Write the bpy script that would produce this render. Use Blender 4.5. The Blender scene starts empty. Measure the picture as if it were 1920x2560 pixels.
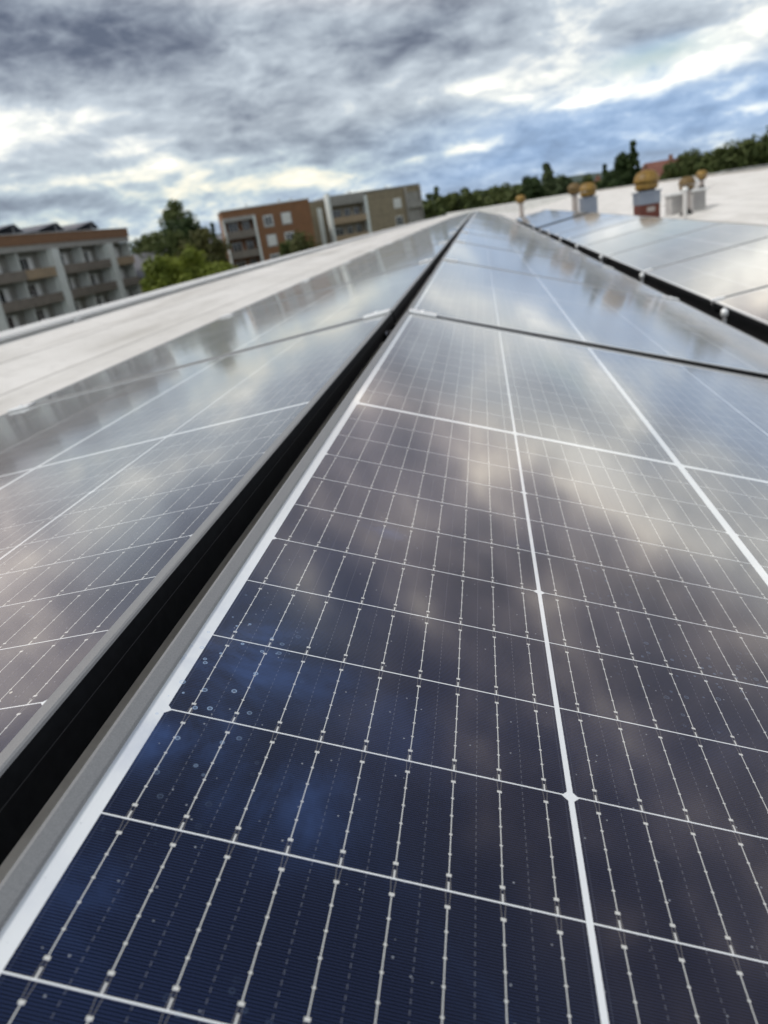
import bpy, bmesh, math, random
from mathutils import Matrix, Vector
R = math.radians
S = bpy.context.scene
COL = S.collection

# ------------------------------------------------------------------ node expressions
class N:
    """tiny helper: arithmetic on shader sockets"""
    def __init__(s, nt, v): s.nt, s.v = nt, v
    def _w(s, o): return o.v if isinstance(o, N) else o
    def m(s, op, a=None, b=None, clamp=False):
        n = s.nt.nodes.new('ShaderNodeMath'); n.operation = op; n.use_clamp = clamp
        for i, x in enumerate((s, a, b)):
            if x is None: continue
            x = s._w(x)
            if isinstance(x, (int, float)): n.inputs[i].default_value = x
            else: s.nt.links.new(x, n.inputs[i])
        return N(s.nt, n.outputs[0])
    def __add__(s, o): return s.m('ADD', o)
    __radd__ = __add__
    def __sub__(s, o): return s.m('SUBTRACT', o)
    def __rsub__(s, o): return (s * -1.0) + o
    def __mul__(s, o): return s.m('MULTIPLY', o)
    __rmul__ = __mul__
    def __truediv__(s, o): return s.m('DIVIDE', o)
    def lt(s, o): return s.m('LESS_THAN', o)
    def gt(s, o): return s.m('GREATER_THAN', o)
    def mod(s, o): return s.m('FLOORED_MODULO', o)
    def abs(s): return s.m('ABSOLUTE')
    def mn(s, o): return s.m('MINIMUM', o)
    def mx(s, o): return s.m('MAXIMUM', o)
    def pw(s, o): return s.m('POWER', o)
    def exp(s): return s.m('EXPONENT')
    def floor(s): return s.m('FLOOR')
    def clamp(s): return s.m('ADD', 0.0, clamp=True)
    def step(s, lo, hi):
        n = s.nt.nodes.new('ShaderNodeMapRange'); n.interpolation_type = 'SMOOTHSTEP'
        n.inputs[1].default_value = lo; n.inputs[2].default_value = hi
        s.nt.links.new(s.v, n.inputs[0]); return N(s.nt, n.outputs[0])
def xyz(nt, a, b, c):
    n = nt.nodes.new('ShaderNodeCombineXYZ')
    for i, x in enumerate((a, b, c)):
        if isinstance(x, N): nt.links.new(x.v, n.inputs[i])
        else: n.inputs[i].default_value = x
    return n.outputs[0]
def noise(nt, vec, scale=1.0, detail=4.0, rough=.5, dist=0.0, lac=2.0):
    n = nt.nodes.new('ShaderNodeTexNoise'); n.inputs['Scale'].default_value = scale
    n.inputs['Detail'].default_value = detail; n.inputs['Roughness'].default_value = rough
    n.inputs['Distortion'].default_value = dist; n.inputs['Lacunarity'].default_value = lac
    if vec is not None: nt.links.new(vec, n.inputs['Vector'])
    return N(nt, n.outputs[0])
def voro(nt, vec, scale, feat='F1', rnd=1.0, out='Distance'):
    n = nt.nodes.new('ShaderNodeTexVoronoi'); n.feature = feat; n.inputs['Scale'].default_value = scale
    n.inputs['Randomness'].default_value = rnd; nt.links.new(vec, n.inputs['Vector'])
    return N(nt, n.outputs[out])
def mixc(nt, fac, a, b):
    n = nt.nodes.new('ShaderNodeMix'); n.data_type = 'RGBA'
    if isinstance(fac, N): nt.links.new(fac.v, n.inputs[0])
    else: n.inputs[0].default_value = fac
    for i, c in ((6, a), (7, b)):
        if isinstance(c, (tuple, list)): n.inputs[i].default_value = (*c, 1)
        else: nt.links.new(c, n.inputs[i])
    return n.outputs[2]
def ramp(nt, fac, stops):
    n = nt.nodes.new('ShaderNodeValToRGB'); cr = n.color_ramp
    while len(cr.elements) < len(stops): cr.elements.new(1.0)
    for e, (p, c) in zip(cr.elements, stops): e.position = p; e.color = (*c, 1)
    nt.links.new(fac.v, n.inputs[0]); return n.outputs[0]

# ------------------------------------------------------------------ camera
# camera solved from the cell grid of the panel in the foreground
FPX = 1794.35                                     # focal length in pixels of a 2560 px high frame
CAM = Vector((0.18301574, -0.92400558, 0.21507535))
cr_ = Vector((0.9815882317, 0.1227281963, -0.1463637017))
cd_ = Vector((-0.0882862976, -0.3879882013, -0.9174261198))
cf_ = Vector((-0.1693814423, 0.9134565920, -0.3700094344))
def ray(px, py):                                  # direction seen at a pixel of the 1920 x 2560 photograph
    v = cr_ * ((px - 960) / FPX) + cd_ * ((py - 1280) / FPX) + cf_
    return v.normalized()
def azel(px, py):
    d = ray(px, py); return math.degrees(math.atan2(d.x, d.y)), math.degrees(math.asin(d.z))
def at(az, y, z=0.0):                             # ground position on the azimuth az at world depth y
    return Vector((CAM.x + math.tan(R(az)) * (y - CAM.y), y, z))
cam = bpy.data.cameras.new('camera'); camo = bpy.data.objects.new('camera', cam); COL.objects.link(camo)
M = Matrix((cr_, -cd_, -cf_)).transposed().to_4x4(); M.translation = CAM; camo.matrix_world = M
cam.sensor_fit = 'VERTICAL'; cam.sensor_height = 9.8; cam.sensor_width = 7.35
cam.lens = FPX / 2560 * 9.8; cam.clip_start = .01; cam.clip_end = 20000
cam.dof.use_dof = True; cam.dof.focus_distance = 0.455; cam.dof.aperture_fstop = 2.5
S.camera = camo

# ------------------------------------------------------------------ sky
SUN_AZ, SUN_EL = -105.0, 50.0                     # degrees, azimuth from +Y towards +X
W = bpy.data.worlds.new('World'); S.world = W; W.use_nodes = True
nt = W.node_tree; nt.nodes.clear()
out = nt.nodes.new('ShaderNodeOutputWorld'); bg = nt.nodes.new('ShaderNodeBackground')
bg.inputs[1].default_value = 0.1; nt.links.new(bg.outputs[0], out.inputs[0])
tc = nt.nodes.new('ShaderNodeTexCoord')
sky = nt.nodes.new('ShaderNodeTexSky'); sky.sky_type = 'NISHITA'; sky.sun_disc = False
sky.sun_elevation = R(SUN_EL); sky.sun_rotation = R(SUN_AZ); sky.air_density = 1.3; sky.dust_density = 1.0
sp = nt.nodes.new('ShaderNodeSeparateXYZ'); nt.links.new(tc.outputs['Generated'], sp.inputs[0])
dx, dy, dz = (N(nt, sp.outputs[i]) for i in range(3))
az = dx.m('ARCTAN2', dy) * 57.2958
el = dz.m('ARCSINE') * 57.2958
zc = dz.mx(0.0)
# the cloud layer is a plane overhead: its detail crowds and flattens towards the horizon
den = zc + 0.11
P = xyz(nt, dx / den, dy / den, 0.0)
big = noise(nt, P, .55, 5, .55, .6)
fine = noise(nt, P, 1.9, 9, .62, .25)
ae2 = xyz(nt, az * .055, el * .14, 0.0)
wisp = noise(nt, ae2, 1.7, 8, .58, .5)
wx = (noise(nt, ae2, 1.5, 5, .6) - .5) * 5.0
wy = (noise(nt, xyz(nt, az * .06 + 7.3, el * .2, 3.0), 1.4, 5, .6) - .5) * 2.0
azw, elw = az + wx, el + wy
def blob(a, e, sa, se, amp):
    q = ((azw - a) / sa); w = ((elw - e) / se)
    return ((q * q + w * w) * -1.0).exp() * amp
puff = noise(nt, xyz(nt, az * .20, el * .42, 0.0), 1.0, 9, .60, .6)
ridge = (noise(nt, xyz(nt, az * .16 + 4.0, el * .5, 2.0), 1.0, 6, .55, .4) - .5).abs() * -1.0 + .06
patchy = noise(nt, xyz(nt, az * .105 + 1.7, el * .15 + .6, 5.0), 1.0, 4, .5, .5)
high = (el - (az * -.13).mx(0.0)).step(11.5, 15.5) * (1.0 - el.step(36, 46))
cl = (patchy - .5) * high * 1.9 + (big - .5) * .55 + (fine - .5) * .60 + (wisp - .5) * .45 + ((puff - .5) * 1.5).m('TANGENT').mn(.45).mx(-.45) * .75 + ridge * .8
small = noise(nt, xyz(nt, az * .42 + 9.0, el * 1.05, 3.0), 1.0, 8, .62, .5)
cl = cl + (small - .5) * (.45 + (1.0 - el.step(3.0, 8.0)) * .55) + .485
D = 1920 / 1659
BL = [  # pixel (1659 px wide view) x, y, half width deg, half height deg, amount
    (150, 90, 6.5, 2.5, -.38), (20, 190, 2.6, 1.4, -.36), (330, 90, 3, 2, -.15), (880, 95, 5.0, 1.7, -.34), (560, 60, 6, 2.2, -.08),
    (60, 285, 4.0, .9, .30), (230, 240, 2.0, .5, .12), (150, 395, 8.5, .65, .32), (450, 400, 4, .7, .22), (620, 385, 4.5, .55, .26),
    (60, 440, 5, .5, -.22), (150, 500, 5, .9, .1), (400, 450, 3, .5, .22),(720, 385, 3.0, .4, .36),
    (500, 240, 7, 1.5, -.10), (760, 300, 6, .9, -.14), (640, 150, 6, 1, .04),
    (1225, 40, 1.7, 1.4, .28), (1120, 130, 2.2, .9, .22), (1040, 195, 3.5, .6, .34), (1150, 215, 2.2, .7, .25), (1330, 70, 3.0, .4, .12),
    (1430, 55, 3.6, .9, -.25), (1300, 140, 2.0, .7, -.05), (1440, 178, 3.6, .4, .26), (1300, 215, 2.6, .3, .26), (1580, 125, 3.2, .6, .2),
    (1640, 60, 2, .8, .25), (1010, 320, 2.6, .28, .42), (880, 345, 2.6, .25, .26), (1290, 205, 2.0, .4, .25),
    (1350, 260, 7.5, 1.1, -.10), (1130, 360, 8, 1.3, -.06), (1560, 165, 3, .5, -.2), (1550, 205, 1.6, .35, .22),
    (1600, 235, 1.5, .3, .15), (1230, 380, 1.2, .25, .2), (1080, 410, 4, .6, .08)]
for (px, py, sa, se, am) in BL:
    a, e = azel(px * D, py * D); cl = cl + blob(a, e, sa, se, am)
# the part of the sky above the frame that the glass mirrors
for (a, e, sa, se, am) in [(7, 16, 4, 2.6, .25), (8, 24.5, 3.5, 2.5, .22), (3, 13.5, 2.5, 1.2, -.25), (4, 20, 2.5, 2, -.15), (6, 29, 5, 2.5, -.25), (22, 14, 5, 2.5, .25), (15, 20, 4, 2.0, -.2), (26, 18, 3, 1.5, -.2), (24, 21, 4, 1.6, .15),
                           (-35, 11, 9, 3, .3), (-33, 15, 8, 1.6, -.3), (-47, 18, 7, 3, .22), (15, 8, 5, 2.5, .2), (14, 30, 6, 3, .16),
                           (32, 22, 10, 4, -.16), (2, 38, 10, 5, -.22), (-24, 6, 4, 1.6, .15), (29, 10.5, 7, 3.5, .6), (16, 12.8, 7, 2.6, .6), (13, 7.2, 4, 1.0, .2), (4, 7.6, 5, 1.6, .05), (11, 6.4, 5, 1.0, .06), (-36, 9.5, 6, 2.5, .2), (-22, 9, 6, 1.5, .1), (20, 60, 60, 24, -.60), (-40, 22, 10, 5, -.1), (10, 7, 5, 2.2, .2), (40, 12, 8, 4, .2)]:
    cl = cl + blob(a, e, sa, se, am)
cl = cl + (1.0 - dy.step(-.5, .3)) * .22 + (el.step(-1.0, 2.2) - 1.0) * .08
cl = (cl - .5) * .90 + .5
cc = ramp(nt, cl.clamp(), [(0.0, (1.0, 1.2, 1.7)), (.12, (1.6, 1.85, 2.4)), (.25, (2.4, 2.75, 3.35)), (.45, (3.8, 4.3, 4.9)), (.62, (5.0, 5.6, 6.2)),
                           (.78, (7.8, 8.0, 7.8)), (.88, (9.6, 9.6, 8.9)), (1.0, (15.5, 15.2, 13.8))])
ccb = ramp(nt, cl.clamp(), [(0.0, (1.6, 2.35, 3.7)), (.35, (2.6, 3.8, 5.8)), (.55, (3.7, 5.0, 7.0)), (.72, (6.6, 7.5, 8.3)),
                            (.9, (9.4, 9.5, 9.2)), (1.0, (11.5, 11.4, 11.0))])
bluem = (az.step(-12, 8) * (1.0 - el.step(4.5, 7.5)) + blob(*azel(1400 * D, 130 * D), 3.0, 1.0, 1.0)
         + az.step(-40, -16) * (1.0 - el.step(1.5, 4.0)) * .55).clamp()
bluem = (bluem + blob(2, 36, 9, 6, .8) + el.step(36, 50) * dy.step(-.2, .3) * .8).clamp()
ccl = ramp(nt, cl.clamp(), [(0.0, (1.5, 1.8, 2.4)), (.25, (2.4, 2.9, 3.6)), (.45, (3.5, 4.2, 5.0)), (.60, (4.6, 5.5, 6.0)),
                           (.72, (6.6, 7.0, 6.6)), (.85, (8.3, 8.1, 6.9)), (1.0, (9.4, 9.1, 7.9))])
lowm = ((1.0 - el.step(3.5, 8.0)) * (1.0 - az.step(-4, 8))).clamp()
ccw = ramp(nt, cl.clamp(), [(0.0, (1.1, 1.05, 1.25)), (.28, (2.4, 2.2, 2.35)), (.48, (5.4, 4.7, 4.7)), (.68, (10.4, 9.1, 8.3)), (.85, (18.0, 16.0, 13.4)), (1.0, (27, 24, 19.5))])
cloud = mixc(nt, bluem, mixc(nt, ((el - (az * -.13).mx(0.0)).step(11.5, 16) * dy.step(.0, .5) + (1.0 - az.step(-44, -34)) * dy.step(.0, .5)).clamp(), mixc(nt, lowm, cc, ccl), ccw), ccb)
clear = (blob(*azel(1400 * D, 128 * D), 3.2, .7, .8) + (1.0 - el.step(.6, 3.0)) * .18 + .04).clamp()
fin0 = mixc(nt, clear, cloud, sky.outputs[0])
dark_ = 1.0 - el.step(36, 52) * dy.step(-.3, .3) * .62
vm = nt.nodes.new('ShaderNodeVectorMath'); vm.operation = 'SCALE'; nt.links.new(fin0, vm.inputs[0]); nt.links.new(dark_.v, vm.inputs['Scale']); fin = vm.outputs[0]
nt.links.new(fin, bg.inputs[0])

# ------------------------------------------------------------------ sun (veiled by cloud)
sl = bpy.data.lights.new('sun', 'SUN'); sl.energy = 2.0; sl.angle = R(12); sl.color = (1, .955, .88)
so = bpy.data.objects.new('sun', sl); COL.objects.link(so)
sdir = Vector((math.sin(R(SUN_AZ)) * math.cos(R(SUN_EL)), math.cos(R(SUN_AZ)) * math.cos(R(SUN_EL)), math.sin(R(SUN_EL))))
so.rotation_euler = sdir.to_track_quat('Z', 'Y').to_euler(); so.location = (-30, 10, 60)

S.view_settings.view_transform = 'Standard'; S.view_settings.look = 'None'
S.view_settings.exposure = 0.26; S.view_settings.gamma = 1.0; S.view_settings.use_curve_mapping = False
S.render.engine = 'CYCLES'; S.cycles.use_denoising = True; S.cycles.max_bounces = 6; S.cycles.glossy_bounces = 4
S.cycles.diffuse_bounces = 3; S.cycles.transparent_max_bounces = 8

# ------------------------------------------------------------------ mesh helpers
def link(name, me, mat=None, parent=None, **kw):
    o = bpy.data.objects.new(name, me); COL.objects.link(o)
    if me is not None and mat is not None:
        for m in (mat if isinstance(mat, (list, tuple)) else [mat]): me.materials.append(m)
    if parent is not None: o.parent = parent
    for k, v in kw.items(): o[k] = v
    return o
def thing(name, label, cat, loc=(0, 0, 0), rz=0.0, group=None):
    o = link(name, None); o.location = loc; o.rotation_euler = (0, 0, rz); o['label'] = label; o['category'] = cat
    o.empty_display_size = .1
    if group: o['group'] = group
    return o
class MB:
    def __init__(s): s.v, s.f, s.mi, s.sm = [], [], [], []
    def add(s, vs, fs, mi=0, smooth=False):
        b = len(s.v); s.v += [tuple(v) for v in vs]
        for f in fs: s.f.append(tuple(b + i for i in f)); s.mi.append(mi); s.sm.append(smooth)
    def box(s, x0, x1, y0, y1, z0, z1, mi=0, bev=0.0):
        if bev <= 0:
            s.add([(x, y, z) for z in (z0, z1) for y in (y0, y1) for x in (x0, x1)],
                  [(0, 2, 3, 1), (4, 5, 7, 6), (0, 1, 5, 4), (2, 6, 7, 3), (0, 4, 6, 2), (1, 3, 7, 5)], mi); return
        bm = bmesh.new(); bmesh.ops.create_cube(bm, size=1)
        for v in bm.verts: v.co = ((x0 + x1) / 2 + v.co.x * (x1 - x0), (y0 + y1) / 2 + v.co.y * (y1 - y0), (z0 + z1) / 2 + v.co.z * (z1 - z0))
        bmesh.ops.bevel(bm, geom=bm.edges[:], offset=bev, segments=2, affect='EDGES', profile=.6)
        bm.verts.index_update(); s.add([v.co for v in bm.verts], [[v.index for v in f.verts] for f in bm.faces], mi); bm.free()
    def tube(s, a, b, r0, r1=None, n=12, mi=0, cap=True):
        r1 = r0 if r1 is None else r1; a, b = Vector(a), Vector(b); d = (b - a).normalized()
        u = d.orthogonal().normalized(); w = d.cross(u)
        vs = [a + (u * math.cos(t) + w * math.sin(t)) * r0 for t in (2 * math.pi * i / n for i in range(n))]
        vs += [b + (u * math.cos(t) + w * math.sin(t)) * r1 for t in (2 * math.pi * i / n for i in range(n))]
        s.add(vs, [(i, (i + 1) % n, n + (i + 1) % n, n + i) for i in range(n)], mi, True)
        if cap: s.add(vs[:n], [tuple(reversed(range(n)))], mi); s.add(vs[n:], [tuple(range(n))], mi)
    def lathe(s, prof, n=28, mi=0, c=(0, 0, 0)):
        vs = [(c[0] + r * math.cos(2 * math.pi * i / n), c[1] + r * math.sin(2 * math.pi * i / n), c[2] + z) for r, z in prof for i in range(n)]
        s.add(vs, [(k * n + i, k * n + (i + 1) % n, (k + 1) * n + (i + 1) % n, (k + 1) * n + i) for k in range(len(prof) - 1) for i in range(n)], mi, True)
    def build(s, name, mat=None, parent=None, **kw):
        me = bpy.data.meshes.new(name); me.from_pydata(s.v, [], s.f); me.update()
        me.polygons.foreach_set('material_index', s.mi); me.polygons.foreach_set('use_smooth', s.sm)
        return link(name, me, mat, parent, **kw)
def bm_new(): return MB()

# ------------------------------------------------------------------ materials
def mat(name, col=(.5, .5, .5), rough=.6, metal=0.0, spec=.5):
    m = bpy.data.materials.new(name); m.use_nodes = True; b = m.node_tree.nodes['Principled BSDF']
    b.inputs['Base Color'].default_value = (*col, 1); b.inputs['Roughness'].default_value = rough
    b.inputs['Metallic'].default_value = metal; b.inputs['Specular IOR Level'].default_value = spec
    return m, m.node_tree, b
def objco(t):
    c = t.nodes.new('ShaderNodeTexCoord'); return c.outputs['Object']
def noisy(name, c0, c1, scale, rough=.8, metal=0, bump=0.0, detail=6, stretch=None, spec=.4):
    m, t, b = mat(name, c0, rough, metal, spec); oc = objco(t)
    if stretch:
        mp = t.nodes.new('ShaderNodeMapping'); mp.inputs['Scale'].default_value = stretch; t.links.new(oc, mp.inputs[0]); oc = mp.outputs[0]
    n = noise(t, oc, scale, detail, .6)
    t.links.new(mixc(t, n.step(.3, .7), c0, c1), b.inputs['Base Color'])
    if bump:
        bp = t.nodes.new('ShaderNodeBump'); bp.inputs['Strength'].default_value = bump; bp.inputs['Distance'].default_value = .01
        t.links.new(n.v, bp.inputs['Height']); t.links.new(bp.outputs[0], b.inputs['Normal'])
    return m

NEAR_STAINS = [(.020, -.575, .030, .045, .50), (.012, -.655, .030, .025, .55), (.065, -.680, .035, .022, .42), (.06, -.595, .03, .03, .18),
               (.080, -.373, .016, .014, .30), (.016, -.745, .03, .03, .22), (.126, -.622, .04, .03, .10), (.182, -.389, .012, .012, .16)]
def cell_material(near=False):
    m, t, b = mat('solar_cells_under_glass' + ('_spattered' if near else ''))
    oc = objco(t); s = t.nodes.new('ShaderNodeSeparateXYZ'); t.links.new(oc, s.inputs[0])
    v, u = N(t, s.outputs[0]), N(t, s.outputs[1])
    def c01(x): return x.clamp()
    # fold the wide second column gap, then a regular pitch of 213 mm
    ex = (v - .423).mx(0.0).mn(.0062)
    v2 = v - ex
    a = (v2 + .213).mod(.213)
    inv = (v.gt(0.0)) * (v2.lt(1.062))
    r = u.abs() - .0045
    bb = r.mod(.0703)
    g = r.mod(.2109); e = g.mn(.2109 - g); d = a.mn(.210 - a)
    incell = inv * a.lt(.210) * bb.lt(.0695) * r.gt(0.0) * r.lt(.8436) * (e + d).gt(.0030)
    da = a.mn(.210 - a); db = bb.mn(.0693 - bb)
    # thin paler line running just inside each cell's rim
    rim = (((da - .0017).abs()).lt(.00016) )
    # fingers
    fin = ((bb * (2 * math.pi / .00131)).m('SINE') * .5 + .5)
    # busbars
    a = a + (noise(t, xyz(t, v * 8.0, u * 9.0, 4.0), 1.0, 2, .5) - .5) * .0009   # ribbons are never laid dead straight
    q = (a).mod(.0233333); qd = (q - .0116667).abs()
    wire = qd.lt(.00024) * bb.gt(.0072) * bb.lt(.0622)
    pad_small = qd.lt(.00072) * (((bb - .0072 + .0055).mod(.0110) - .0055).abs()).lt(.00042) * bb.gt(.004) * bb.lt(.066)
    pad_big = qd.lt(.00115) * ((bb - .0072).abs().lt(.00075) + (bb - .0622).abs().lt(.00075)).clamp()
    # the two thin legs that run from the last pad to the cell's rim, and the ribbon passing under
    ff = (db - .0005).abs() ; fork = ((qd - .00115 + db * .08).abs()).lt(.00014) * db.lt(.0072)
    ribbon = qd.lt(.00042) * bb.gt(.0655)
    metal = (wire + pad_small + pad_big + ribbon).clamp()
    # dashed line midway between busbars
    md = q.mn(.0233333 - q)
    dash = md.lt(.00017) * (bb.mod(.00393)).lt(.0021)
    oi = t.nodes.new('ShaderNodeObjectInfo'); rnd = N(t, oi.outputs['Random'])
    tone = noise(t, oc, 2.2, 3, .5)
    navy = mixc(t, tone.step(.35, .68), (.0015, .0020, .006), (.0025, .0045, .014))
    lite = mixc(t, tone.step(.35, .68), (.013, .018, .048), (.019, .034, .100))
    col = mixc(t, fin.step(.25, .9) , navy, lite)
    col = mixc(t, rim * .5, col, (.07, .08, .12))
    col = mixc(t, dash * .5, col, (.20, .21, .25))
    col = mixc(t, fork * .75, col, (.22, .21, .20))
    col = mixc(t, metal, col, (.62, .625, .61))
    col = mixc(t, incell, (.80, .83, .86), col)
    # dust film, dried rain drops and specks lying on the glass
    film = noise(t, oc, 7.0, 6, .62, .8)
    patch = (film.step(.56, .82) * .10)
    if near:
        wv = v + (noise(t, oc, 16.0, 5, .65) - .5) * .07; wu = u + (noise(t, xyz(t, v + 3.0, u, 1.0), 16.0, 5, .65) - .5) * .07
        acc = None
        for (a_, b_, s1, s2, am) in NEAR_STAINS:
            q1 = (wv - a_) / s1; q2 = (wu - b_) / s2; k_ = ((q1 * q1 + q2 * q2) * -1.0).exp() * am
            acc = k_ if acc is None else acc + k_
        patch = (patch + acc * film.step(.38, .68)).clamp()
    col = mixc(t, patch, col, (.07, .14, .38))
    vs = xyz(t, v, u, rnd * 11.0)
    clus = noise(t, vs, 5.0, 2, .5).step(.60, .70)
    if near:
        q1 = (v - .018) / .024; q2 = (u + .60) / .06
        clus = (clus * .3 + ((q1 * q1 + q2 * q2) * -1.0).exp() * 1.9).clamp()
    v1 = voro(t, vs, 140.0)
    vr = voro(t, vs, 140.0, out='Color')
    rr = N(t, vr.v)
    sepc = t.nodes.new('ShaderNodeSeparateColor'); t.links.new(rr.v, sepc.inputs[0]); rc = N(t, sepc.outputs[0])
    rad = rc * .19 + .02
    ring = ((v1 - rad).abs()).lt(.035) * rc.gt(.45)
    diskm = v1.lt(rad) * .25 * rc.gt(.45)
    col = mixc(t, ((ring + diskm).clamp() * clus * .62), col, (.36, .50, .72))
    v3 = voro(t, vs, 150.0); vc = voro(t, vs, 150.0, out='Color')
    sc = t.nodes.new('ShaderNodeSeparateColor'); t.links.new(vc.v, sc.inputs[0]); kc = N(t, sc.outputs[1])
    speck = v3.lt(.075) * kc.gt(.62)
    col = mixc(t, speck * .5, col, (.42, .45, .50))
    v4 = voro(t, vs, 28.0); vc4 = voro(t, vs, 28.0, out='Color')
    s4 = t.nodes.new('ShaderNodeSeparateColor'); t.links.new(vc4.v, s4.inputs[0]); k4 = N(t, s4.outputs[2])
    col = mixc(t, v4.lt(.028) * k4.gt(.55) * .8, col, (.70, .68, .62))
    t.links.new(col, b.inputs['Base Color'])
    b.inputs['IOR'].default_value = 1.5; b.inputs['Specular IOR Level'].default_value = .22
    rg = (film.step(.4, .8) * .04 + .062)
    t.links.new(rg.v, b.inputs['Coat Roughness']); b.inputs['Roughness'].default_value = .22
    b.inputs['Sheen Weight'].default_value = .30; b.inputs['Sheen Roughness'].default_value = .35; b.inputs['Sheen Tint'].default_value = (.95, .93, .90, 1)
    b.inputs['Coat Weight'].default_value = 1.0; b.inputs['Coat IOR'].default_value = 1.5
    # rolled solar glass: a very fine irregular stipple
    bp = t.nodes.new('ShaderNodeBump'); bp.inputs['Strength'].default_value = .02; bp.inputs['Distance'].default_value = .0004
    nn = noise(t, oc, 420.0, 2, .5); t.links.new(nn.v, bp.inputs['Height']); t.links.new(bp.outputs[0], b.inputs['Coat Normal'])
    return m
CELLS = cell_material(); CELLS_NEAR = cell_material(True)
def frame_mat():
    m, t, b = mat('frame_top_sky_grey', (.035, .037, .04), .36, .0, .9)
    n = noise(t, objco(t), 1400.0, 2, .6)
    t.links.new(mixc(t, n.step(.3, .7), (.17, .176, .185), (.22, .227, .235)), b.inputs['Base Color'])  # black frame's top painted grey, the sky's sheen put into the colour
    bp = t.nodes.new('ShaderNodeBump'); bp.inputs['Strength'].default_value = .25; bp.inputs['Distance'].default_value = .0004
    t.links.new(n.v, bp.inputs['Height']); t.links.new(bp.outputs[0], b.inputs['Normal'])
    return m
FRAME = frame_mat()
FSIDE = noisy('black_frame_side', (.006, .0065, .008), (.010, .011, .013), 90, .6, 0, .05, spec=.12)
GROOVE = mat('groove_edge', (.05, .05, .055), .5)[0]
BACK = mat('white_backsheet', (.7, .7, .7), .6)[0]
ALU = noisy('brushed_aluminium', (.84, .85, .86), (.90, .91, .92), 120, .38, .35, .1)
STEEL = noisy('zinc_steel', (.42, .43, .44), (.55, .56, .57), 60, .45, .8, .1)
RUBBER = noisy('black_rubber', (.012, .012, .013), (.03, .03, .03), 40, .85)
def membrane():
    m, t, b = mat('white_roof_membrane', (.6, .6, .58), .55, 0, .35); oc = objco(t)
    s = t.nodes.new('ShaderNodeSeparateXYZ'); t.links.new(oc, s.inputs[0]); x, y = N(t, s.outputs[0]), N(t, s.outputs[1])
    n1 = noise(t, oc, .9, 7, .62); n2 = noise(t, oc, 14.0, 5, .6)
    st = noise(t, xyz(t, x * 3.2, y * .35, 0.0), 1.0, 6, .6)
    c = mixc(t, n1.step(.35, .7), (.78, .76, .735), (.66, .64, .61))
    c = mixc(t, st.step(.45, .72) * .55, c, (.40, .38, .34))
    c = mixc(t, n2.step(.5, .75) * .35, c, (.42, .40, .37))
    xs = x + noise(t, xyz(t, y * .5, x, 0.0), 1.0, 2, .5) * .05
    seam = ((xs + 50.0).mod(.5)).lt(.016)
    lap = ((xs + 50.0).mod(.5)).lt(.09)
    cross = ((y + noise(t, xyz(t, (x * 1.61).floor(), 3.0, 0.0), 3.0, 0, .5) * 40.0).mod(9.3)).lt(.05)
    c = mixc(t, lap * .12, c, (.70, .69, .67))
    c = mixc(t, (seam * .75 + cross * .6).clamp(), c, (.27, .255, .23))
    spots = voro(t, oc, 3.1).lt(.06); c = mixc(t, spots * .35, c, (.30, .28, .25))
    t.links.new(c, b.inputs['Base Color'])
    bp = t.nodes.new('ShaderNodeBump'); bp.inputs['Strength'].default_value = .35; bp.inputs['Distance'].default_value = .02
    t.links.new((n1 + n2 * .15 + lap * .12).v, bp.inputs['Height']); t.links.new(bp.outputs[0], b.inputs['Normal'])
    return m
ROOFM = membrane()

# ------------------------------------------------------------------ the roof underfoot
def rise(y):
    t = max(0.0, y - .877); return .12 * (1 - math.exp(-t / 20.0))
def drise(y):
    t = max(0.0, y - .877); return 0.0 if y < .877 else .006 * math.exp(-t / 20.0)
X_L, X_V, X_R = -3.0, 3.75, 9.8
Y0, Y1 = -9.0, 72.0
def roofz(x, y):
    if x <= X_V: z = -.452 - .098 * x
    else: z = (-.452 - .098 * X_V) + .118 * (x - X_V)
    return z + rise(y)
bld = thing('apartment_building', 'flat-roofed apartment block whose white membrane roof carries the rows of solar panels', 'building', (0, 0, 0))
m_ = bm_new(); ys = [Y0 + (Y1 - Y0) * i / 60 for i in range(61)]
xs = [X_L, -2.4, -1.8, -1.0, 0, 1.0, 2.0, 3.2, X_V - .12, X_V, X_V + .12, 4.4, 6, 8, X_R]
random.seed(3)
jit = {(i, j): random.uniform(-.006, .006) for i in range(len(xs)) for j in range(len(ys))}
m_.add([(x, y, roofz(x, y) + jit[(i, j)] * (0 if i in (0, len(xs) - 1) else 1)) for j, y in enumerate(ys) for i, x in enumerate(xs)],
       [(j * len(xs) + i, j * len(xs) + i + 1, (j + 1) * len(xs) + i + 1, (j + 1) * len(xs) + i) for j in range(60) for i in range(len(xs) - 1)], 0, True)
m_.build('roof', ROOFM, bld)
WHITEP = noisy('parapet_render', (.60, .59, .57), (.70, .69, .67), 3, .7)
CAPM = noisy('parapet_cap_metal', (.66, .67, .67), (.76, .76, .75), 5, .42, .25, stretch=(1, .2, 1))
PFACE = noisy('parapet_upstand', (.30, .27, .24), (.42, .39, .36), 4, .8)
def zl(y): return CAM.z - (CAM.x - X_L) / 9.47 + rise(y)
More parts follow.
